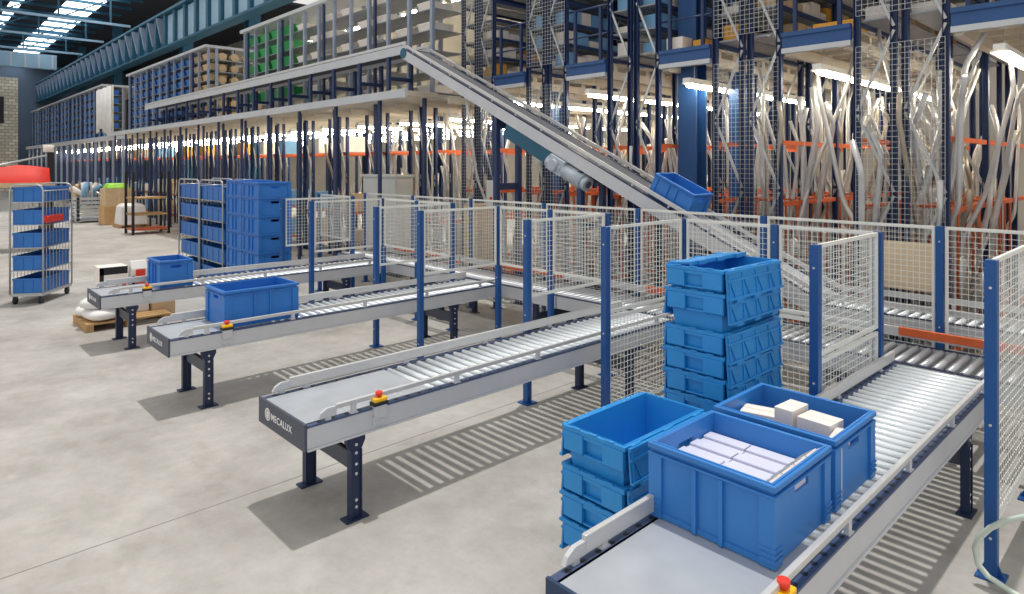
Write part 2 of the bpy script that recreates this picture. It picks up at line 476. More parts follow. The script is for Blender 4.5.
part('fan_cover', MB().cyl((5.56, .04, -.37), (5.66, .04, -.37), .115, 16), 'motor', mo)
part('fan_grille', MB().cyl((5.66, .04, -.37), (5.667, .04, -.37), .06, 12), 'endp', mo)
for k, (x, nm) in enumerate(((-8.7, 'under its motor'), (-6.73, 'at mid length'), (-4.6, 'near its foot'))):
    zt = IZ - (x - IX) * .472 - .245
    s = thing('conveyor_trestle', 'dark blue trestle propping the inclined conveyor ' + nm, 'trestle', (x, 8.12, 0))
    for y in (-.27, .27):
        part('leg', MB().box(-.045, .045, y - .045, y + .045, .012, zt - .01).box(-.09, .09, y - .08, y + .08, 0, .012), 'rack', s)
    part('tie_beam', MB().box(-.03, .03, -.23, .23, max(.5, zt * .62), max(.5, zt * .62) + .12), 'rack', s)
    part('head_beam', MB().box(-.04, .04, -.23, .23, zt - .2, zt - .06), 'rack', s)

# upper conveyor on the deck
t = thing('deck_conveyor', 'long grey conveyor running along the deck edge towards the incline', 'conveyor', (0, IY, 0))
for y in (0, .6):
    part('side_frame', MB().box(-31, IX + .05, y, y + .045, 4.9, 5.08), 'edge', t)
    part('guide_rail', MB().box(-31, IX + .02, y + .01, y + .035, 5.1, 5.16), 'rail', t)
part('belt', MB().box(-31, IX, .05, .6, 4.98, 5.0), 'rubber', t)
for i in range(16):
    x = -30.5 + i * 1.22
    link('leg', shared('dleg', lambda: MB().box(-.05, .05, .0, .06, 4.12, 4.9).box(-.05, .05, .58, .64, 4.12, 4.9).box(-.03, .03, .06, .58, 4.4, 4.48).mesh('leg', 'rack')), t, (x, 0, 0))

# ------------------------------------------------------------------ safety fences
def wire_mesh(w, h, sp=.05, wire=.0040):
    b = MB(); r = wire / 2
    n = max(2, round(w / sp)); m = max(2, round(h / sp))
    for i in range(n + 1):
        x = w * i / n; b.box(x - r, x + r, -r, r, 0, h)
    for j in range(m + 1):
        z = h * j / m; b.box(0, w, r, 3 * r, z - r, z + r)
    return b
def panel(root, p, q, z0, z1, sp=.056):
    (x0, y0_), (x1, y1_) = p, q
    w = math.hypot(x1 - x0, y1_ - y0_); ang = math.atan2(y1_ - y0_, x1 - x0)
    key = ('pf', round(w, 3), z0, z1)
    fr = link('panel_frame', shared(key, lambda: MB().box(0, w, -.012, .012, z0, z0 + .028).box(0, w, -.012, .012, z1 - .03, z1).box(0, .024, -.012, .012, z0 + .028, z1 - .03).box(w - .024, w, -.012, .012, z0 + .028, z1 - .03).mesh('panel_frame', 'white')), root, (x0, y0_, 0), (0, 0, ang))
    o = link('wire_mesh', shared(('wm',) + key, lambda: wire_mesh(w - .05, z1 - z0 - .06, sp).mesh('wire_mesh', 'white')), fr, (.025, 0, z0 + .03))
    o['kind'] = 'stuff'
def post(root, x, y, h=1.97, w=.065):
    def mk():
        b = MB(); r = w / 2
        b.box(-r, r, -r, r, .012, h).box(-.075, .075, -.075, .075, 0, .012)
        b.frustum((-r - .035, r + .035, -.006, .006), (-r, r, -.006, .006), .012, .09)
        return b.mesh('post', 'blue')
    p = link('post', shared(('post', h, w), mk), root, (x, y, 0))
    for z in (.25, .95, 1.8):
        link('bolt', shared('pb', lambda: MB().cyl((0, -.004, 0), (0, 0, 0), .009, 8).mesh('bolt', 'rail')), p, (0, -w / 2, z))
    return p
FY, RY, HP = 4.97, 6.33, 1.97
BAYN = ['between the nearest and second conveyors', 'between the second and third conveyors', 'between the third and farthest conveyors']
for k in range(3):
    xl, xr = CX[k + 1] + .645, CX[k] - .42
    f = thing('safety_fence', 'blue-post white wire fence forming a bay ' + BAYN[k], 'fence', (0, 0, 0))
    xm = (xl + xr) / 2 + .05
    for (x, y) in ((xl, FY), (xr, FY), (xl, RY), (xm, RY), (xr, RY)): post(f, x, y)
    full = .18 if k == 0 else 1.13
    panel(f, (xl, FY + .045), (xl, RY - .045), 1.13, HP)
    if k == 0: panel(f, (xl, FY + .045), (xl, RY - .045), .18, 1.1)
    panel(f, (xr, FY + .045), (xr, RY - .045), 1.13, HP)
    panel(f, (xl + .045, RY), (xm - .045, RY), 1.13, HP)
    panel(f, (xm + .045, RY), (xr - .045, RY), 1.13, HP)
    if k == 0:
        panel(f, (xr, FY + .045), (xr, RY - .045), .18, 1.1)
        panel(f, (xl + .045, RY), (xm - .045, RY), .18, 1.1)
        panel(f, (xm + .045, RY), (xr - .045, RY), .18, 1.1)
f = thing('safety_fence', 'blue-post white wire fence at right edge of the nearest conveyor', 'fence')
xl = CX[0] + .65
for (x, y) in ((xl, FY), (xl, RY), (xl + 1.3, RY)): post(f, x, y)
panel(f, (xl, FY + .045), (xl, RY - .045), .3, HP)
panel(f, (xl + .045, RY), (xl + 1.255, RY), .3, HP)
f = thing('safety_fence', 'blue-post white wire fence left of the farthest conveyor', 'fence')
xr = CX[3] - .43
for (x, y) in ((xr, FY), (xr, RY), (xr - 1.3, RY)): post(f, x, y)
panel(f, (xr, FY + .045), (xr, RY - .045), 1.13, HP)
panel(f, (xr - 1.255, RY), (xr - .045, RY), 1.13, HP)
f = thing('back_fence', 'long straight white wire fence with blue posts in front of the racks', 'fence')
BX = [.0 - 1.815 * i for i in range(8)]
for i, x in enumerate(BX):
    post(f, x, 7.58, 1.95)
    if i: panel(f, (x + .045, 7.58), (BX[i - 1] - .045, 7.58), .2, 1.95)

# ------------------------------------------------------------------ crates and totes
def crate(label, cx, cy, z, L, W, H, m='crate', rot=(0, 0, 0), group=None, nribs=2, parent=None):
    t = thing('crate', label, 'crate', (cx, cy, z), rot, group)
    def parts(mk_key):
        out = {}
        th = .012; a, c = L / 2 - .02, W / 2 - .02
        b = MB()
        b.box(-a, a, -c, c, .0, .014)
        b.box(-a, a, -c, -c + th, .014, H).box(-a, a, c - th, c, .014, H)
        hw, h0, h1 = .075, H - .115, H - .075
        for s in (-1, 1):
            x0, x1 = (a - th, a) if s > 0 else (-a, -a + th)
            b.box(x0, x1, -c + th, c - th, .014, h0).box(x0, x1, -c + th, c - th, h1, H)
            b.box(x0, x1, -c + th, -hw, h0, h1).box(x0, x1, hw, c - th, h0, h1)
        out['body'] = b.mesh('body', m)
        b = MB(); A, B = L / 2, W / 2
        for zz, hh in ((H - .03, .03), (H - .06, .012)):
            b.box(-A, A, -B, -c, zz, zz + hh).box(-A, A, c, B, zz, zz + hh).box(-A, -a, -c, c, zz, zz + hh).box(a, A, -c, c, zz, zz + hh)
        out['rim'] = b.mesh('rim', m)
        out['corner'] = MB().box(-a - .015, -a + .06, -c - .016, -c, .0, H - .06).box(-a - .015, -a, -c, -c + .06, .0, H - .06).mesh('corner_post', m)
        b = MB()
        for zz in (.03, .055, .08): b.box(-a - .02, -a + .058, -c - .02, -c - .015, zz, zz + .012).box(-a - .02, -a - .015, -c - .015, -c + .058, zz, zz + .012)
        out['ridge'] = b.mesh('corner_ridges', m)
        out['rib'] = MB().box(-.01, .01, -c - .02, -c, .0, H - .06).mesh('rib', m)
        out['foot'] = MB().box(-a - .006, a + .006, -c - .008, -c, 0, .028).mesh('base_flange', m)
        return out
    P = shared(('crate', L, W, H, m), lambda: parts(0))
    link('body', P['body'], t)
    link('rim', P['rim'], t, bevel=.006)
    for sx in (1, -1):
        for sy in (1, -1):
            c_ = link('corner_post', P['corner'], t); c_.scale = (sx, sy, 1)
            d_ = link('corner_ridges', P['ridge'], c_)
    for sy in (1, -1):
        for i in range(nribs):
            r_ = link('rib', P['rib'], t, ((i - (nribs - 1) / 2) * L / (nribs + 1) * .62, 0, 0)); r_.scale = (1, sy, 1)
        b_ = link('base_flange', P['foot'], t); b_.scale = (1, sy, 1)
    return t
BED = .78
crate('open blue crate of lilac-white trays at the front of the nearest conveyor', -1.625, 3.12, BED, .67, .63, .37)
crate('open blue crate holding white cartons, behind the crate of trays', -1.64, 3.80, BED, .69, .60, .37)
crate('blue crate riding lengthwise on the third conveyor', -7.62, 3.05, BED, .86, .60, .40, 'crate_d', (0, 0, R(90)))
crate('blue crate crosswise on the farthest conveyor', -10.66, 3.03, BED, .64, .46, .39, 'crate_d')
ci = crate('blue crate sliding down the inclined belt conveyor', 0, 0, 0, .70, .50, .33, 'crate_d')
d = 7.02
ci.location = (IX + math.cos(TH) * d + math.sin(TH) * .0, IY + .325, IZ - math.sin(TH) * d + .0); ci.rotation_euler = (0, TH, 0)

# contents of the tray crate
for i, nm in enumerate(('left', 'right')):
    t = thing('foam_tray', 'ridged lilac-white tray in the front crate, %s half' % nm, 'tray', (-1.803 + i * .25, 3.12, BED + .016))
    part('tray_base', MB().box(-.123, .123, -.278, .278, 0, .245), 'foam', t, bevel=.004)
    for j in range(4):
        link('ridge', shared('fr', lambda: MB().box(-.121, .121, -.045, .035, .245, .259).mesh('ridge', 'foam')), t, (0, -.205 + j * .138, 0), bevel=.004)
t = thing('blister_strip', 'strip of four blister cells along the front crate\'s right wall', 'tray', (-1.35, 3.12, BED + .016))
part('strip_base', MB().box(-.075, .028, -.278, .278, 0, .27).frustum((-.075, .028, -.278, .278), (.02, .028, -.278, .278), .27, .345), 'foam', t)
for j in range(4):
    c_ = link('cell', shared('cell', lambda: MB().box(-.045, .045, -.056, .056, 0, .006).mesh('cell', 'carton')), t, (-.028, -.2 + j * .133, .3075), (0, R(-38.3), 0))
    link('cell_window', shared('cellw', lambda: MB().box(-.034, .034, -.045, .045, .006, .009).mesh('cell_window', 'shelfw')), c_)
for (x, y, z, sx, sy, sz, rx, rz, lb) in (
        (-1.845, 3.80, 0, .20, .15, .29, 0, 14, 'low white carton lying at the left of the carton crate'),
        (-1.672, 3.84, 0, .11, .19, .355, 0, -4, 'tall slim white carton in the middle of the carton crate'),
        (-1.50, 3.82, 0, .19, .16, .335, 0, -5, 'white carton with a printed barcode in the carton crate'),
        (-1.362, 3.72, 0, .07, .20, .31, 0, 8, 'white carton leaning at the right wall of the carton crate')):
    t = thing('white_carton', lb, 'carton', (x, y, BED + .015), (0, 0, R(rz)))
    part('box', MB().box(-sx / 2, sx / 2, -sy / 2, sy / 2, 0, sz), 'carton', t, bevel=.003)
    part('flap', MB().box(-sx / 2 + .004, sx / 2 - .004, -.0015, .0015, sz, sz + .001), 'beige', t)
    if 'barcode' in lb:
        for j in range(5): part('barcode_bar', MB().box(-.03 + j * .007, -.026 + j * .007, -sy / 2 - .001, -sy / 2, .1, .16), 'endp', t)

def tote_meshes():
    P = {}
    TL, TW, TH_ = .86, .48, .36          # length along y, width along x
    tp = .035
    b = MB(); th = .010
    def ring(z, off):
        return (TW / 2 - tp * (1 - z / TH_) - off, TL / 2 - tp * (1 - z / TH_) - off)
    (a0, b0), (a1, b1) = ring(0, .02), ring(TH_, .02)
    (c0, d0), (c1, d1) = ring(0.012, .02 + th), ring(TH_, .02 + th)
    vv = [(-a0, -b0, 0), (a0, -b0, 0), (a0, b0, 0), (-a0, b0, 0), (-a1, -b1, TH_), (a1, -b1, TH_), (a1, b1, TH_), (-a1, b1, TH_),
          (-c0, -d0, .012), (c0, -d0, .012), (c0, d0, .012), (-c0, d0, .012), (-c1, -d1, TH_), (c1, -d1, TH_), (c1, d1, TH_), (-c1, d1, TH_)]
    ff = [(3, 2, 1, 0), (0, 1, 5, 4), (1, 2, 6, 5), (2, 3, 7, 6), (3, 0, 4, 7), (8, 9, 10, 11), (9, 8, 12, 13), (10, 9, 13, 14), (11, 10, 14, 15), (8, 11, 15, 12),
          (4, 5, 13, 12), (5, 6, 14, 13), (6, 7, 15, 14), (7, 4, 12, 15)]
    P['body'] = b.add(vv, ff).mesh('body', 'tote')
    A, B = TW / 2, TL / 2
    b = MB()
    for s in (-1, 1):
        y0_, y1_ = (-B, -B + .03) if s < 0 else (B - .03, B)
        b.box(-A, A, y0_, y1_, TH_ - .028, TH_)
        x0, x1 = (-A, -A + .02) if s < 0 else (A - .02, A)
        b.box(x0, x1, -B + .03, B - .03, TH_ - .02, TH_)
    for x in (-.13, .0, .13): b.box(x - .03, x + .03, -B - .006, -B + .012, TH_, TH_ + .008)
    P['rim'] = b.mesh('rim', 'tote')
    b = MB()      # raised grip panel at the short side: two cheeks and a bridge
    for x0, x1 in ((-A + .012, -A + .165), (A - .165, A - .012)): b.frustum((x0, x1, -B + .012, -B + .03), (x0, x1, -B - .004, -B + .03), TH_ - .155, TH_ - .145).box(x0, x1, -B - .004, -B + .03, TH_ - .145, TH_ - .028)
    b.box(-A + .165, A - .165, -B + .002, -B + .03, TH_ - .05, TH_ - .028)
    b.box(-A + .165, A - .165, -B + .004, -B + .03, TH_ - .15, TH_ - .138)
    b.box(-.09, -.082, -B + .0, -B + .03, TH_ - .138, TH_ - .05).box(.082, .09, -B + .0, -B + .03, TH_ - .138, TH_ - .05)
    P['grip'] = b.mesh('grip_panel', 'tote')
    b = MB(); b.box(0, .012, -B + .02, B - .02, -.205, 0)
    P['lid'] = b.mesh('lid_flap', 'tote')
    b = MB()
    b.box(.012, .022, -B + .02, B - .02, -.02, 0).box(.012, .022, -B + .02, B - .02, -.075, -.06).box(.012, .026, -B + .02, B - .02, -.205, -.19)
    for y in (-.39, -.2, 0, .2, .39): b.box(.012, .02, y - .007, y + .007, -.19, -.02)
    for y in (-.3, -.1, .1, .3): b.bar((.016, y - .08, -.07), (.016, y - .02, -.185), .008, .012, (1, 0, 0))
    for y in (-.28, -.02, .26): b.box(.0, .03, y - .045, y + .045, -.225, -.205)
    P['ribs'] = b.mesh('lid_ribs', 'tote')
    b = MB()
    for y in (-.33, 0, .33): b.cyl((.0, y - .05, 0), (.0, y + .05, 0), .009, 8)
    P['hinge'] = b.mesh('hinge', 'tote')
    return P
TP = tote_meshes()
def tote(label, x, y, z, rz=0, group=None, closed=False):
    t = thing('lidded_tote', label, 'tote', (x, y, z), (0, 0, rz), group)
    link('body', TP['body'], t); link('rim', TP['rim'], t, bevel=.004)
    for s in (1, -1):
        g_ = link('grip_panel', TP['grip'], t, bevel=.004); g_.scale = (1, s, 1)
        l_ = link('lid_flap', TP['lid'], t, (s * .243, 0, .352), (0, R(-5 if not (closed and s < 0) else 0), 0))
        l_.scale = (s, 1, 1)
        if s < 0: l_.rotation_euler = (0, R(5), 0)
        if closed and s < 0: l_.rotation_euler = (0, R(-97), 0); l_.location = (-.235, 0, .37)
        link('lid_ribs', TP['ribs'], l_); link('hinge', TP['hinge'], l_)
    return t
tops1 = [.36, .53, .70, .865, 1.03, 1.195, 1.36, 1.64, 1.81]
ordn = ['bottom', 'second', 'third', 'fourth', 'fifth', 'sixth', 'seventh', 'eighth', 'top']
for i, zt in enumerate(tops1):
    lb = ('topmost bright blue tote of the tall stack, one lid folded shut' if i == 8 else 'bright blue lidded tote, %s from the floor in the tall nested stack' % ordn[i])
    tote(lb, -2.575, 4.70, zt - .36, R(random.uniform(-1, 1)), 'totes nested in the tall stack', i == 8)
for i, zt in enumerate((.36, .53, .70, .945)):
    lb = ('open empty bright blue tote topping the short stack by the nearest conveyor' if i == 3 else 'bright blue lidded tote, %s from the floor in the short nested stack' % ordn[i])
    tote(lb, -2.515, 3.47, zt - .36, R(random.uniform(-1, 1)), 'totes nested in the short stack')

# ------------------------------------------------------------------ rack rows under and beside the deck
RF, BAY, RPX = 9.2, 2.05, 2.035
RXC = [-2.64 - RPX * k for k in range(-1, 33)]        # centre lines of the double rows
UPM = lambda h: shared(('up', h), lambda: MB().box(-.038, -.032, -.035, .035, .01, h).box(.032, .038, -.035, .035, .01, h).box(-.032, .032, .027, .035, .01, h).box(-.07, .07, -.06, .06, 0, .01).mesh('upright', 'rack'))
def brace_mesh(w, h, m):
    return shared(('br', w, h, m), lambda: MB().bar((0, 0, 0), (w, 0, h), .036, .02, (0, 1, 0)).mesh('brace', m))
BEAM = MB().box(-.022, .022, 0, BAY - .08, -.032, .032).mesh('rack_beam', 'orange')
BEAMB = MB().box(-.022, .022, 0, BAY - .08, -.03, .03).mesh('rack_beam', 'rack')
SHELF = MB().box(-.43, -.0, 0, BAY - .1, -.012, .012).mesh('shelf', 'shelfw')
def hoop_mesh():
    pts = [(0, 0, 0), (0, 0, 1.6)]
    for a in range(0, 91, 30): pts.append((.1 - .1 * math.cos(R(a)), 0, 1.62 + .1 * math.sin(R(a))))
    for a in range(0, 91, 30): pts.append((.36 + .1 * math.sin(R(a)), 0, 1.62 + .1 * math.cos(R(a))))
    pts += [(.46, 0, 1.6), (.46, 0, 0)]
    return MB().tube(pts, .016, 6).mesh('divider_hoop', 'orange')
HOOP = hoop_mesh()
ORD = ['rightmost', 'second', 'third', 'fourth', 'fifth', 'sixth', 'seventh', 'eighth', 'ninth', 'tenth', 'eleventh', 'twelfth', 'thirteenth', 'fourteenth', 'fifteenth', 'sixteenth', 'seventeenth'] + ['%s' % w for w in ('eighteenth', 'nineteenth', 'twentieth', 'twenty-first', 'twenty-second', 'twenty-third', 'twenty-fourth', 'twenty-fifth', 'twenty-sixth', 'twenty-seventh', 'twenty-eighth', 'twenty-ninth', 'thirtieth', 'thirty-first', 'thirty-second', 'thirty-third', 'leftmost')]
def mesh_end(root, x0, x1, z0, z1):
    w = x1 - x0
    o = link('end_mesh', shared(('em', round(w, 3), z0, z1), lambda: wire_mesh(w, z1 - z0, .07, .0055).mesh('end_mesh', 'galv')), root, (x0, -.05, z0))
    o['kind'] = 'stuff'
for k, xc in enumerate(RXC):
    tall = k <= 5
    h = 8.2 if tall else 3.98
    nf = 4 if tall else 2 if k > 7 else 3
    t = thing('storage_rack', '%s double rack row from the right, navy uprights and orange beams%s' % (ORD[k].capitalize() if k else 'Rightmost', ', two storeys high' if tall else ', below the deck'), 'rack', (xc, RF, 0))
    t['label'] = t['label'][0].lower() + t['label'][1:]
    for j in range(nf):
        y = j * BAY
        for x in (-.5, -.065, .065, .5):
            link('upright', UPM(h), t, (x, y, 0))
        if j < 2 and k < 20:
            nz = int(h // 1.05)
            for i in range(nz):
                for sx in (-1, 1):
                    fl_ = (i + (sx > 0)) % 2
                    o = link('brace', brace_mesh(.43, 1.0, 'galv' if tall else 'white'), t, (sx * .065 if not fl_ else sx * .495, y, .12 + i * 1.05))
                    o.scale = (sx if not fl_ else -sx, 1, 1)
    for j in range(nf - 1):
        y = j * BAY + .04
        for sx in (-1, 1):
            for z in (.25, 2.0 if 0 < k < 6 else 1.2, 2.88):
                link('rack_beam', BEAM, t, (sx * .5, y, z))
            if tall:
                for z in (4.45, 4.85, 5.25, 5.65, 6.05, 6.45, 6.85, 7.25):
                    link('rack_beam', BEAMB, t, (sx * .5, y, z - .03))
                    sh = link('shelf', SHELF, t, (sx * .485 if sx > 0 else -.055, y, z))
            link('shelf', SHELF, t, (sx * .485 if sx > 0 else -.055, y, .31))
            if k >= 7:
                for z in (1.238, 2.918): link('shelf', SHELF, t, (sx * .485 if sx > 0 else -.055, y, z))
            if 0 < k < 5 and j < 2:
                for i in range(5):
                    link('divider_hoop', HOOP, t, (.025 if sx > 0 else -.485, y + .2 + i * .38, .322))
    if k in (1, 2, 4, 5):
        mesh_end(t, -.5, .5, .35, 4.1)
        mesh_end(t, -.5, .5, 4.5, 8.0)

# ------------------------------------------------------------------ aisle decks between the tall rows
for k in range(5):
    xa, xb = RXC[k] - RPX + .56, RXC[k] - .56          # aisle left of row k
    t = thing('aisle_deck', 'raised aisle deck with a blue front beam, %s aisle from the right' % ORD[k].replace('rightmost', 'first'), 'walkway', (xa, RF, 0))
    w = xb - xa
    part('front_beam', MB().box(0, w, -.06, -.01, 4.2, 4.42).box(0, w, -.09, -.06, 4.36, 4.42), 'beam', t)
    part('lower_flange', MB().box(0, w, -.08, .02, 4.13, 4.2), 'edge', t)
    part('deck_plate', MB().box(0, w, 0, 8.0, 4.34, 4.38), 'deck', t)
    for i in range(16):
        link('deck_rib', shared(('dr', round(w, 3)), lambda: MB().box(.02, w - .02, 0, .12, 4.24, 4.34).mesh('deck_rib', 'deck')), t, (0, .2 + i * .5, 0))
    for x in (.06, w - .06):
        part('joist', MB().box(x - .05, x + .05, .02, 8.0, 4.1, 4.24), 'deck', t)
    part('hand_rail', MB().tube([(.0, .0, 5.4), (w, 0, 5.4)], .02, 6).tube([(0, 0, 4.9), (w, 0, 4.9)], .016, 6), 'rack', t)
    for x in (.16, w - .16):
        part('rail_post', MB().box(x - .025, x + .025, -.02, .03, 4.38, 5.4), 'rack', t)

# blue building columns in the aisles
for x, y, nm in ((-5.93, 9.78, 'at the front of the third aisle'), (-5.5, 10.7, 'behind another in the third aisle'), (-9.75, 10.6, 'in the fifth aisle')):
    t = thing('building_column', 'broad blue steel building column standing ' + nm, 'column', (x, y, 0))
    part('shaft', MB().box(-.17, .17, -.17, -.14, .03, 8.5).box(-.17, .17, .14, .17, .03, 8.5).box(-.015, .015, -.14, .14, .03, 8.5), 'beam', t)
    part('base_plate', MB().box(-.26, .26, -.26, .26, 0, .03), 'beam', t)

# ------------------------------------------------------------------ fluorescent lamps over the aisles
LB = MB().box(-.06, .06, -.75, .75, .03, .09).frustum((-.1, .1, -.72, .72), (-.06, .06, -.75, .75), .0, .03).mesh('lamp_body', 'lampbody')
LT = MB().cyl((0, -.7, -.03), (0, .7, -.03), .032, 8).mesh('tube', 'lamp')
LH = MB().bar((0, -.5, .09), (0, -.5, .46), .01).bar((0, .5, .09), (0, .5, .46), .01).mesh('hanger', 'galv')
for k in range(33):
    xa = RXC[k] - RPX / 2
    z = 3.86 if k < 5 else 3.62
    for j in range(4):
        y = RF + .75 + j * 1.72
        o = thing('strip_lamp', 'lit fluorescent strip lamp under the deck, %s aisle from the right, %s' % (ORD[k].replace('rightmost', 'first'), ('nearest the fence', 'second in', 'third in', 'deepest in')[j]), 'lamp', (xa, y, z), group='strip lamps under the deck')
        link('lamp_body', LB, o); link('tube', LT, o); link('hanger', LH, o)

# ------------------------------------------------------------------ exhaust pipes standing in the racks
def bend_path(pts, n=4):
    out = []
    P = [Vector(p) for p in pts]
    out.append(P[0])
    for i in range(1, len(P) - 1):
        a = P[i] + (P[i - 1] - P[i]).normalized() * .09; c = P[i] + (P[i + 1] - P[i]).normalized() * .09
        for k in range(n + 1):
            u = k / n; out.append(a * (1 - u) ** 2 + P[i] * 2 * u * (1 - u) + c * u * u)
    out.append(P[-1])
    return out
def pipe_mesh(seed):
    r = random.Random(seed * 5 + 1); b = MB()
    rad = r.uniform(.026, .044)
    p = Vector((0, 0, 0)); pts = [p.copy()]
    d = Vector((r.uniform(-.08, .08), r.uniform(-.08, .08), 1)).normalized()
    for i in range(r.randint(2, 3)):
        p = p + d * (r.uniform(.9, 1.6) if i != 1 else r.uniform(.3, .6)); pts.append(p.copy())
        a = r.uniform(0, 6.28); t_ = r.uniform(.12, .5)
        nd = Vector((math.cos(a) * t_, math.sin(a) * t_, 1)).normalized()
        if i == 1: nd = Vector((r.uniform(-.1, .1), r.uniform(-.1, .1), 1)).normalized()
        d = nd
    pts.append(p + d * r.uniform(.25, .6))
    b.tube(bend_path(pts, 3), rad, 8)
    if seed % 2 == 0:
        q0, q1 = pts[1] + (pts[0] - pts[1]) * .75, pts[1] + (pts[0] - pts[1]) * .25
        e_ = (q1 - q0).normalized() * .07
        b.tube([q0 - e_, q0, q1, q1 + e_], [rad, .085, .085, rad], 10)
    b.tube([pts[0], pts[0] + Vector((0, 0, .03))], rad * 1.7, 8)
    return b.mesh('exhaust_pipe', 'pipe' if seed % 3 else 'pipe2')
PIPES = [pipe_mesh(s) for s in range(14)]
rp = random.Random(3)
PIPE_ROWS = {0: 24, 1: 66, 2: 62, 3: 52, 4: 40, 5: 28, 6: 14, 7: 10, 8: 8}
for k, n in PIPE_ROWS.items():
    for i in range(n):
        sx = rp.choice((-1, 1)) if k else -1
        front = rp.random() < .62 or k >= 6
        x = RXC[k] + sx * rp.uniform(.12, .42); y = RF + (rp.uniform(.1, 1.9) if front else rp.uniform(2.15, 3.9))
        q = rp.randrange(14)
        if any(abs(x - cx_) < 1.05 and abs(y - cy_) < .9 for cx_, cy_ in ((-5.93, 9.78), (-5.5, 10.7), (-9.75, 10.6))): continue
        o = link('exhaust_pipe', PIPES[q], None, (x, y, .325), (R(rp.uniform(-15, 15)), R(rp.uniform(-6, 6)), rp.uniform(0, 6.28)))
        o.scale = (1, 1, rp.uniform(.85, 1.12))
        lb = '%s exhaust pipe standing in the %s bay, %s side of the %s rack row' % ('bulged silencer' if q % 2 == 0 else 'slim bent', 'front' if front else 'rear', 'right' if sx > 0 else 'left', ORD[k].replace('rightmost', 'first'))
        tag(o, lb, 'pipe', lb[:60])

# cartons stored in the lower racks below the deck
rc_ = random.Random(23)
for k in range(7, 24):
    n_ = 0
    for z in (.325, 1.25, 2.93):
        for sx in (-1, 1):
            if rc_.random() < .3: continue
            m = rc_.choice(('carton', 'tan', 'carton', 'amber', 'lightblue', 'beige'))
            h_ = rc_.choice((.35, .5, .62)) if z < 2 else .45
            n_ += 1
            o = link('stored_carton', shared(('sc', m, h_), lambda: MB().box(-.19, .19, -.35, .35, 0, h_).box(-.191, .191, -.03, .03, h_ * .5, h_ + .001).mesh('stored_carton', m)), None, (RXC[k] + sx * .27, RF + .55, z if z < 1 else z))
            tag(o, '%s carton at the front of the %s rack row, %s half, %s' % ({'carton': 'white', 'tan': 'tan', 'amber': 'amber', 'lightblue': 'light blue', 'beige': 'beige'}[m], ORD[k], 'left' if sx < 0 else 'right', 'bottom shelf' if z < 1 else 'middle' if z < 2 else 'top'), 'box', 'cartons in the racks below the deck')

# ------------------------------------------------------------------ boxes on the upper rack shelves
def boxm(sx, sy, sz, m):
    return shared(('bx', sx, sy, sz, m), lambda: MB().box(-sx / 2, sx / 2, -sy / 2, sy / 2, 0, sz).box(-sx / 2 - .001, sx / 2 + .001, -.025, .025, sz * .45, sz + .001).mesh('box', m))
rb_ = random.Random(11)
NTH = ['', 'first', 'second', 'third', 'fourth', 'fifth', 'sixth', 'seventh', 'eighth', 'ninth', 'tenth', 'eleventh', 'twelfth', 'thirteenth', 'fourteenth', 'fifteenth', 'sixteenth', 'seventeenth', 'eighteenth', 'nineteenth', 'twentieth']
KIND = {'lightblue': 'light blue', 'carton': 'white', 'tan': 'tan cardboard', 'amber': 'amber'}
for k in (1, 2, 3, 4, 5):
    for li, z in enumerate((4.45, 4.85, 5.25)):
        for sx in (-1, 1):
            y = RF + .15; cnt = {}
            while y < RF + 3.1:
                m = rb_.choice(('lightblue', 'carton', 'lightblue') if k in (3, 4) else ('carton', 'tan', 'amber', 'carton'))
                sy = rb_.choice((.2, .26, .32)); sz = rb_.choice((.13, .18, .25))
                if rb_.random() < .9:
                    o = link('stock_box', boxm(.36, sy, sz, m), None, (RXC[k] + sx * .27, y + sy / 2, z + .013))
                    cnt[m] = cnt.get(m, 0) + 1
                    tag(o, '%s %s box from the front, %s upper shelf, %s face, %s rack row' % (NTH[cnt[m]], KIND[m], NTH[li + 1], 'left' if sx < 0 else 'right', ORD[k]), 'box', 'boxes on the upper rack shelves')
                y += sy + rb_.uniform(.02, .06)
for x, y, m, s, lb in ((-5.95, 9.42, 'carton', (.3, .3, .26), 'white carton at the front of a raised aisle'), (-5.6, 9.55, 'amber', (.22, .22, .2), 'amber carton beside the white one on a raised aisle'), (-3.5, 9.6, 'amber', (.62, .3, .16), 'flat amber case lying on a raised aisle deck')):
    single('deck_carton', MB().box(-s[0] / 2, s[0] / 2, -s[1] / 2, s[1] / 2, 0, s[2]), m, lb, 'box', (x, y, 4.38), bevel=.004)

# ------------------------------------------------------------------ the deck at left with its storage blocks
t = thing('mezzanine', 'long raised deck with a pale edge strip on navy columns', 'mezzanine', (0, 0, 0))
part('deck_slab', MB().box(-70, -11.5, 8.5, 15.5, 4.0, 4.1).box(-36.5, -11.3, 7.72, 8.5, 4.0, 4.1), 'deck', t)
part('edge_strip', MB().box(-36.5, -11.28, 7.64, 7.72, 3.96, 4.13), 'edge', t)
part('edge_strip', MB().box(-70, -36.6, 8.42, 8.5, 3.9, 4.13), 'edge', t)
for i in range(26):
    x = -36.2 + i * .985
    link('column', shared('mcol', lambda: MB().box(-.04, .04, -.03, .03, .012, 4.0).box(-.08, .08, -.08, .08, 0, .012).mesh('column', 'rack')), t, (x, 7.85 if i % 2 == 0 else 8.35, 0))
for i in range(26):
    link('joist', shared('mj', lambda: MB().box(-.03, .03, 0, 6.8, 3.86, 4.0).mesh('joist', 'deck')), t, (-36 + i, 8.55, 0))
for i in range(16):
    link('column', shared('mcol2', lambda: MB().box(-.07, .07, -.05, .05, 0, 3.9).mesh('column', 'greyup')), t, (-69.5 + i * 2.1, 8.6, 0))
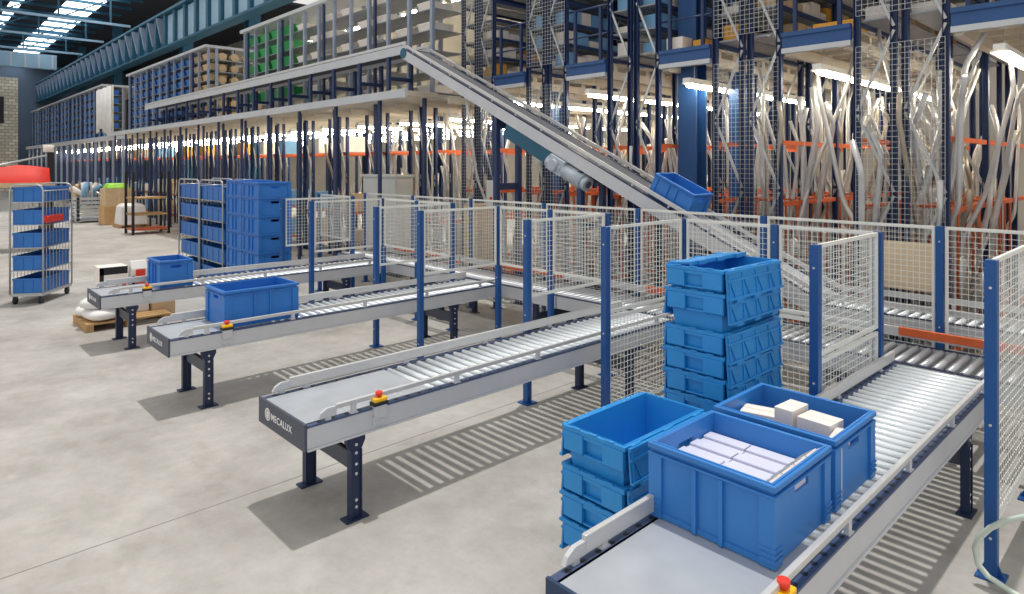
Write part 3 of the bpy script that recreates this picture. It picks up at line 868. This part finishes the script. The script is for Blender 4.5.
def block(name, label, x0, x1, n, levels, item, group, top=7.05, y=8.8, depth=.9):
    s = thing('shelving_block', label, 'shelving', (0, y, 0))
    w = (x1 - x0) / n
    for i in range(n + 1):
        for yy in (0, depth):
            link('upright', shared(('bu', top), lambda: MB().box(-.045, .045, -.04, .04, 4.1, top).mesh('upright', 'greyup')), s, (x0 + i * w, yy, 0))
    dz = (top - 4.2) / levels
    for j in range(levels):
        part('shelf', MB().box(x0, x1, .04, depth - .04, 4.2 + j * dz - .02, 4.2 + j * dz), 'shelfw', s)
    part('top_edge', MB().box(x0 - .1, x1 + .1, -.15, depth + 2, top, top + .1), 'edge', s)
    for i in range(0, n, 3):
        link('post', shared(('bp', top), lambda: MB().box(-.035, .035, -.03, .03, 4.1, top).mesh('post', 'rack')), s, (x0 + (i + .35) * w, -.02, 0))
    bd = 3.2 if name == 'a' else depth + .1
    part('back_panel', MB().box(x0, x1, bd, bd + .03, 4.1, top), 'wallb', s)
    for i in range(n):
        for j in range(levels):
            m, nm, lb, cat = item(i, j)
            if not m: continue
            bw, bh = (w * .8, dz * .62) if m != 'carton' else (w * .6, dz * .42)
            key = ('bin', round(bw, 3), round(bh, 3), m)
            me = shared(key, lambda: MB().frustum((-bw / 2 + .03, bw / 2 - .03, 0, .6), (-bw / 2, bw / 2, -.04, .6), 0, bh * .8).box(-bw / 2 - .01, bw / 2 + .01, -.05, .61, bh * .8, bh).mesh(nm, m))
            tag(link(nm, me, None, (x0 + (i + .5) * w, y + .14, 4.2 + j * dz)), '%s, %s bay from the left, %s shelf up' % (lb, NTH[i + 1], NTH[j + 1]), cat, lb)
    return s
block('a', 'grey shelving block of green bins and pale cartons above the deck conveyor', -22.6, -11.9, 12, 6,
      lambda i, j: ('green', 'storage_bin', 'green bin above the deck conveyor', 'bin') if i < 4 and j > 0 else ('carton', 'storage_carton', 'pale carton above the deck conveyor', 'box') if (i * 7 + j * 5) % 3 else (None,) * 4, 'a')
block('b', 'grey shelving block of blue and brown bins in the middle of the deck', -37.6, -26.2, 11, 7,
      lambda i, j: ('tan', 'storage_carton', 'brown carton, middle deck block', 'box') if i > 8 else ('bluebin', 'storage_bin', 'blue bin, middle deck block', 'bin'), 'b')
block('c', 'far grey shelving block of dark blue bins at the end of the deck', -69, -43, 20, 6,
      lambda i, j: ('crate_d', 'storage_bin', 'blue bin, far deck block', 'bin') if i % 5 != 3 else (None,) * 4, 'c')
# side shelving seen at the open end of the middle block
s = thing('reel_rack', 'tall rack of tan reels beside the middle shelving block', 'rack', (-25.9, 9.0, 0))
for y in (0, 1.4, 2.8):
    part('upright', MB().box(-.05, .05, y - .04, y + .04, 4.1, 7.0), 'greyup', s)
for j in range(6):
    part('shelf', MB().box(-.6, .05, 0, 2.8, 4.3 + j * .45, 4.33 + j * .45), 'shelfw', s)
for j in range(6):
    for i in range(6):
        o = link('cable_reel', shared('reel', lambda: MB().cyl((-.1, 0, .15), (.1, 0, .15), .11, 10).cyl((-.12, 0, .15), (-.1, 0, .15), .15, 12).cyl((.1, 0, .15), (.12, 0, .15), .15, 12).mesh('cable_reel', 'tan')), None, (-26.1, 9.25 + i * .46, 4.33 + j * .45))
        tag(o, 'tan reel standing on the rack beside the middle shelving block', 'reel', 'reels on the deck rack')
# white sheet hanging at the deck
b = MB(); n = 12
for i in range(n + 1):
    x = -42.6 + i * .32; yy = 8.3 + .09 * math.sin(i * 1.9)
    b.v += [(x, yy, 4.3 + .25 * math.sin(i * .5)), (x, yy, 6.7), (x, yy + .02, 6.7), (x, yy + .02, 4.3 + .25 * math.sin(i * .5))]
for i in range(n):
    for a in range(4):
        b.f.append([i * 4 + a, (i + 1) * 4 + a, (i + 1) * 4 + (a + 1) % 4, i * 4 + (a + 1) % 4]); b.sm.append(True)
single('hanging_sheet', b, 'film', 'white plastic sheet hanging between the deck\'s shelving blocks', 'sheet')

# ------------------------------------------------------------------ things behind the fence
t = thing('control_cabinet', 'tall light grey control cabinet behind the back fence', 'cabinet', (-13.3, 8.5, 0))
part('body', MB().box(-.72, .72, -.2, .25, .1, 2.28), 'cabinet', t, bevel=.01)
part('plinth', MB().box(-.7, .7, -.18, .23, 0, .1), 'endp', t)
part('door', MB().box(-.70, -.01, -.215, -.2, .14, 2.24), 'cabinet', t, bevel=.004)
part('door', MB().box(.01, .70, -.215, -.2, .14, 2.24), 'cabinet', t, bevel=.004)
part('roof_cap', MB().box(-.78, .76, -.24, .28, 2.28, 2.34), 'cabinet', t)
t = thing('board_screen', 'beige board screen on a low frame behind the back fence', 'board', (-2.37, 8.65, 0))
part('board', MB().box(-.33, .33, -.015, .015, 1.1, 1.66), 'beige', t)
for x in (-.3, .3): part('leg', MB().box(x - .02, x + .02, .015, .05, 0, 1.6).box(x - .03, x + .03, -.12, .12, 0, .02), 'galv', t)
t = thing('switch_box', 'small pale switch box on a stand near the left trestle', 'box', (-9.75, 8.75, 0))
part('stand', MB().box(-.02, .02, -.02, .02, 0, 1.7).box(-.12, .12, -.12, .12, 0, .02), 'galv', t)
part('housing', MB().box(-.15, .15, -.1, .02, 1.7, 2.25), 'cabinet', t, bevel=.01)
part('red_button', MB().cyl((0, -.12, 1.9), (0, -.1, 1.9), .03, 10), 'red', t)
single('pallet_box', MB().box(-.22, .22, -.05, .4, 0, 1.75).box(-.22, .22, -.055, -.05, .8, .86), 'tan', 'tall tan carton behind the fence near the small switch box', 'box', (-10.45, 8.75, 0), bevel=.006)

# ------------------------------------------------------------------ hose by the right fence
hp = [(-.62, 4.83, .53), (-.733, 4.83, .494), (-.823, 4.83, .434), (-.897, 4.83, .363), (-.952, 4.83, .28), (-.973, 4.83, .21), (-.957, 4.83, .118), (-.907, 4.83, .066), (-.848, 4.83, .045), (-.79, 4.82, .03), (-.733, 4.81, .024), (-.55, 4.8, .022), (-.3, 4.78, .022)]
single('hose', MB().tube(hp, .017, 10), 'hose', 'pale green hose looped round the foot of the right fence post', 'hose')
cp = [(-.7, 5.02, .35), (-.72, 4.99, .2), (-.70, 4.97, .1), (-.6, 4.95, .02), (-.3, 4.95, .015)]
single('cable', MB().tube(cp, .01, 8), 'black', 'thin black cable behind the pale hose', 'cable')

# ------------------------------------------------------------------ roll cages with blue bins
def bin_mesh(w, d, h, n, m='bluebin'):
    b = MB(); th = .012
    b.box(-w / 2, w / 2, -d / 2, d / 2, 0, th)
    b.box(-w / 2, w / 2, -d / 2, -d / 2 + th, th, h).box(-w / 2, w / 2, d / 2 - th, d / 2, th, h)
    b.box(-w / 2, -w / 2 + th, -d / 2 + th, d / 2 - th, th, h).box(w / 2 - th, w / 2, -d / 2 + th, d / 2 - th, th, h)
    for i in range(1, n):
        x = -w / 2 + w * i / n; b.box(x - .008, x + .008, -d / 2 - .008, -d / 2, .01, h)
    for i in range(1, 4):
        y = -d / 2 + d * i / 4; b.box(w / 2, w / 2 + .008, y - .008, y + .008, .01, h)
    b.box(-w / 2 - .01, w / 2 + .01, -d / 2 - .012, -d / 2, h - .03, h).box(w / 2, w / 2 + .012, -d / 2, d / 2, h - .03, h)
    return b.mesh('bin', m)
def cage(label, loc, rz, w, d, h, levels, z0, dz, bh, binlabel, nb=3, red=None):
    t = thing('roll_cage', label, 'roll cage', loc, (0, 0, rz))
    part('base', MB().box(0, w, 0, d, .15, .19), 'galv', t)
    for (x, y) in ((.06, .06), (w - .06, .06), (.06, d - .06), (w - .06, d - .06)):
        c_ = part('caster', MB().box(x - .03, x + .03, y - .03, y + .03, .09, .15), 'endp', t)
        part('wheel', MB().cyl((x - .02, y, .065), (x + .02, y, .065), .065, 12), 'black', c_)
    for y in (0, d):
        part('end_frame', MB().tube([(0, y, .19), (0, y, h - .1), (.03, y, h - .03), (.1, y, h), (w - .1, y, h), (w - .03, y, h - .03), (w, y, h - .1), (w, y, .19)], .016, 6), 'galv', t)
    for x in (0, w):
        part('side_rail', MB().tube([(x, 0, h - .12), (x, d, h - .12)], .012, 6), 'galv', t)
        n = 9
        for i in range(1, n):
            link('side_bar', shared(('sbar', h), lambda: MB().bar((0, 0, .19), (0, 0, h - .12), .009).mesh('side_bar', 'galv')), t, (x, d * i / n, 0))
    for j in range(levels):
        part('shelf', MB().box(.01, w - .01, .01, d - .01, z0 + j * dz - .015, z0 + j * dz), 'galv', t)
        nm_ = ['bottom', 'second', 'third', 'fourth', 'top'][j] + ' shelf'
        o = link('blue_bin', shared(('cb', w, d, bh, nb), lambda: bin_mesh(w - .06, d - .08, bh, nb)), None)
        o.matrix_world = Matrix.Translation(loc) @ Matrix.Rotation(rz, 4, 'Z') @ Matrix.Translation((w / 2, d / 2, z0 + j * dz))
        tag(o, 'blue bin on the %s of %s' % (nm_, binlabel), 'bin', 'blue bins in ' + binlabel)
    return t
cage('tall roll cage of blue bins standing alone at the far left', (-15.02, 1.57, 0), R(56), .55, 1.06, 2.2, 5, .2, .42, .27, 'the lone roll cage at far left')
for z, w_, lb in ((1.76, .3, 'red box lying in the upper bin of the lone roll cage'),):
    o = single('red_box', MB().box(-.2, .2, -.3, .3, 0, .12).box(-.2, .2, -.02, .02, .12, .122), 'red', lb, 'box', (-15.1, 2.1, 1.06 + .42 + .013), (0, 0, R(56)))
cage('left roll cage of blue bins behind the farthest conveyor', (-15.95, 4.72, 0), 0, 1.32, .7, 2.25, 5, .2, .41, .28, 'the left cage behind the farthest conveyor', 4)
cage('right roll cage of blue bins next to the stacked blue crates', (-14.57, 4.72, 0), 0, 1.32, .7, 2.25, 5, .2, .41, .28, 'the cage next to the stacked crates', 4)
for c_ in range(2):
    for j in range(6):
        crate('stacked blue crate, %s column, %s from the floor, behind the farthest conveyor' % (('left', 'right')[c_], ['first', 'second', 'third', 'fourth', 'fifth', 'sixth'][j]), -12.75 + c_ * .79, 5.05, j * .33, .77, .62, .328, 'crate_d', group='blue crates stacked behind the farthest conveyor')
crate('tall blue crate on top of the stacked crates, left column', -12.75, 5.05, 1.98, .77, .62, .29, 'crate_d')
crate('tall blue crate on top of the stacked crates, right column', -11.96, 5.05, 1.98, .77, .62, .27, 'crate_d')

# ------------------------------------------------------------------ pallets
def pallet(label, x, y, w, d, rz=0):
    t = thing('pallet', label, 'pallet', (x, y, 0), (0, 0, rz))
    for i in range(3):
        part('runner', MB().box(-w / 2, w / 2, -d / 2 + i * (d - .1) / 2, -d / 2 + i * (d - .1) / 2 + .1, 0, .1), 'wood', t)
    n = 7
    for i in range(n):
        link('deck_board', shared(('pb_', w, d), lambda: MB().box(-w / n / 2 + .012, w / n / 2 - .012, -d / 2, d / 2, .1, .125).mesh('deck_board', 'wood')), t, (-w / 2 + w * (i + .5) / n, 0, 0))
    return t
pallet('wooden pallet of sacks and cartons beside the farthest conveyor', -12.2, 2.75, 1.0, 1.2)
def sack_mesh():
    b = MB(); n, m = 12, 6
    vv = []
    for j in range(m + 1):
        ph = math.pi * j / m - math.pi / 2
        for i in range(n):
            a = 2 * math.pi * i / n
            e = lambda c: math.copysign(abs(c) ** .6, c)
            vv.append((.3 * e(math.cos(a)) * math.cos(ph) ** .5 if math.cos(ph) > 0 else 0, .22 * e(math.sin(a)) * math.cos(ph) ** .5 if math.cos(ph) > 0 else 0, .09 * math.sin(ph) + .09))
    b.add(vv, [(j * n + i, j * n + (i + 1) % n, (j + 1) * n + (i + 1) % n, (j + 1) * n + i) for j in range(m) for i in range(n)], True)
    return b.mesh('sack', 'film')
SACK = sack_mesh()
for (x, y, z, rz, lb) in ((-12.0, 2.4, .125, 10, 'white sack at the near corner of the pallet'), (-12.4, 2.42, .125, 80, 'white sack at the back edge of the pallet'), (-12.02, 2.42, .30, 60, 'white sack lying on the near corner sack')):
    tag(link('sack', SACK, None, (x, y, z), (0, 0, R(rz))), lb, 'sack', 'white sacks on the pallet')
t = thing('printed_carton', 'white carton with black edges on the pallet by the farthest conveyor', 'carton', (-12.38, 2.72, .125))
part('box', MB().box(-.2, .2, -.3, .1, 0, .78), 'carton', t)
part('black_print', MB().box(.2, .203, -.3, -.24, 0, .78).box(.2, .203, -.3, .1, .66, .78), 'black', t)
part('red_print', MB().box(.2, .203, .02, .08, .3, .5), 'red', t)
t = thing('printed_bag', 'white bag with red print standing on the pallet', 'bag', (-12.3, 3.0, .125))
part('bag', MB().frustum((-.12, .12, -.14, .14), (-.1, .1, -.12, .12), 0, .7).frustum((-.1, .1, -.12, .12), (-.03, .03, -.12, .12), .7, .84), 'film', t, bevel=.01)
part('red_print', MB().box(.119, .122, -.06, .08, .45, .7), 'red', t)
part('black_print', MB().box(.121, .124, -.12, -.07, .3, .6), 'black', t)
single('flat_carton', MB().box(-.2, .2, -.18, .18, 0, .62), 'tan', 'plain tan carton behind the printed bag on the pallet', 'carton', (-12.32, 3.28 - .13 + .2, .125 - .125), bevel=.005)

# ------------------------------------------------------------------ far left corner
t = thing('mesh_stillage', 'grey wire stillage of scrap parts far down the hall', 'stillage', (-34.6, 6.8, 0))
part('base', MB().box(-.6, .6, -.9, .9, .1, .2), 'shelfw', t)
for (x, y) in ((-.55, -.85), (.55, -.85), (-.55, .85), (.55, .85)): part('leg', MB().box(x - .05, x + .05, y - .05, y + .05, 0, 1.15), 'shelfw', t)
for j in range(5):
    part('slat', MB().box(.57, .6, -.9, .9, .28 + j * .18, .4 + j * .18), 'edge', t)
    part('slat', MB().box(-.55, .55, -.9, -.87, .28 + j * .18, .4 + j * .18), 'edge', t)
rs = random.Random(5)
for i in range(12):
    x, y = rs.uniform(-.4, .4), rs.uniform(-.7, .7)
    o = link('scrap_part', shared(('scr', i % 4), lambda: MB().tube(bend_path([(0, 0, 0), (.1, .05, .5), (.25, -.1, .9)], 2), .05 + .02 * (i % 4), 7).mesh('scrap_part', ['pipe', 'tan', 'lightblue', 'carton'][i % 4])), None, (-34.6 + x, 6.8 + y, .85), (R(rs.uniform(-30, 30)), R(rs.uniform(-30, 30)), rs.uniform(0, 6)))
    tag(o, '%s scrap tube sticking out of the grey stillage' % ['silver', 'tan', 'light blue', 'white'][i % 4], 'scrap', 'scrap tubes in the stillage, ' + ['silver', 'tan', 'light blue', 'white'][i % 4])
pallet('low wooden pallet under the wrapped load far down the hall', -30.6, 8.0 - .8, 1.1, 1.1)
single('wrapped_load', MB().frustum((-.5, .5, -.5, .5), (-.44, .44, -.44, .44), 0, .75).frustum((-.44, .44, -.44, .44), (-.3, .3, -.3, .3), .75, .85), 'film', 'white film-wrapped load on a low pallet down the hall', 'load', (-30.6, 7.2, .125), bevel=.03)
for (x, y, z, w, h, m, lb) in ((-32.6, 7.1, 0, 1.1, .8, 'cardboard', 'large brown cardboard box on the floor beside the stillage'), (-32.6, 7.1, .8, 1.0, .75, 'tan', 'tan cardboard box stacked on the large brown box')):
    t = thing('cardboard_box', lb, 'box', (x, y, z))
    part('box', MB().box(-w / 2, w / 2, -w / 2, w / 2, 0, h), m, t)
    part('tape', MB().box(w / 2, w / 2 + .003, -.04, .04, 0, h), 'beige', t)
single('green_net', MB().frustum((-.45, .45, -.45, .45), (-.3, .3, -.35, .35), 0, .22), 'lime', 'lime green netting heaped on the tan cardboard box', 'net', (-32.6, 7.1, 1.55), bevel=.05)
t = thing('brown_shelving', 'dark brown timber shelving at the left edge of the hall', 'shelving', (-16.1, 1.15, 0))
for y in (-.8, .32): part('side', MB().box(-.35, .35, y - .02, y + .02, 0, 2.05), 'brown', t)
for z in (.1, .62, 1.15, 1.6, 2.03): part('shelf', MB().box(-.37, .37, -.82, .34, z, z + .03), 'wood' if z < .2 else 'brown', t)
t = thing('red_skip', 'red tarpaulin heap on a timber platform at the far left', 'platform', (-24.6, 1.2, 0))
part('platform', MB().box(-.7, .6, -3, 2.4, 1.9, 2.03), 'tan', t)
for y in (-2.8, 0, 2.2): part('leg', MB().box(-.6, .5, y - .06, y + .06, 0, 1.9), 'brown', t)
b = MB(); n = 14
prof = [(-.6, 2.03), (-.5, 2.4), (-.1, 2.52), (.3, 2.46), (.5, 2.03)]
for i in range(n + 1):
    y = -2.9 + 5.2 * i / n
    b.v += [(x, y, z + (0 if z < 2.1 else .05 * math.sin(i * 1.7 + x * 5))) for x, z in prof]
for i in range(n):
    for k in range(4): b.f.append([i * 5 + k, (i + 1) * 5 + k, (i + 1) * 5 + k + 1, i * 5 + k + 1]); b.sm.append(True)
b.f.append([0, 1, 2, 3, 4]); b.sm.append(False); b.f.append([n * 5 + k for k in (4, 3, 2, 1, 0)]); b.sm.append(False)
part('tarpaulin', b, 'redtarp', t)
part('strut', MB().tube([(.55, -1.2, 1.95), (.55, 2.2, 2.85)], .035, 6), 'galv', t)
t = thing('signal_post', 'dark post with a white lamp head behind the red tarpaulin', 'post', (-27.2, 3.95, 0))
part('shaft', MB().box(-.09, .09, -.09, .09, .0, 3.0), 'black', t)
part('lamp_head', MB().cyl((.0, -.05, 3.0), (0, -.05, 3.25), .16, 10), 'carton', t)

# lamps inside the deck shelving block
for i in range(6):
    o = thing('strip_lamp', 'lit strip lamp over the deck shelving, %s from the left' % NTH[i + 1], 'lamp', (-21.5 + i * 1.8, 10.4, 6.78), (0, 0, R(90)), 'strip lamps over the deck shelving')
    link('lamp_body', LB, o); link('tube', LT, o); link('hanger', LH, o)
t = thing('parts_trolley', 'dark tube trolley with orange shelves in front of the far racks', 'trolley', (-27.4, 7.0, 0))
for (x, y) in ((-.5, -.6), (.5, -.6), (-.5, .6), (.5, .6)): part('post', MB().box(x - .04, x + .04, y - .04, y + .04, 0, 2.3), 'black', t)
for z in (.15, .7, 1.3): part('shelf', MB().box(-.5, .5, -.6, .6, z, z + .06), 'orange' if z < .6 else 'wood', t)
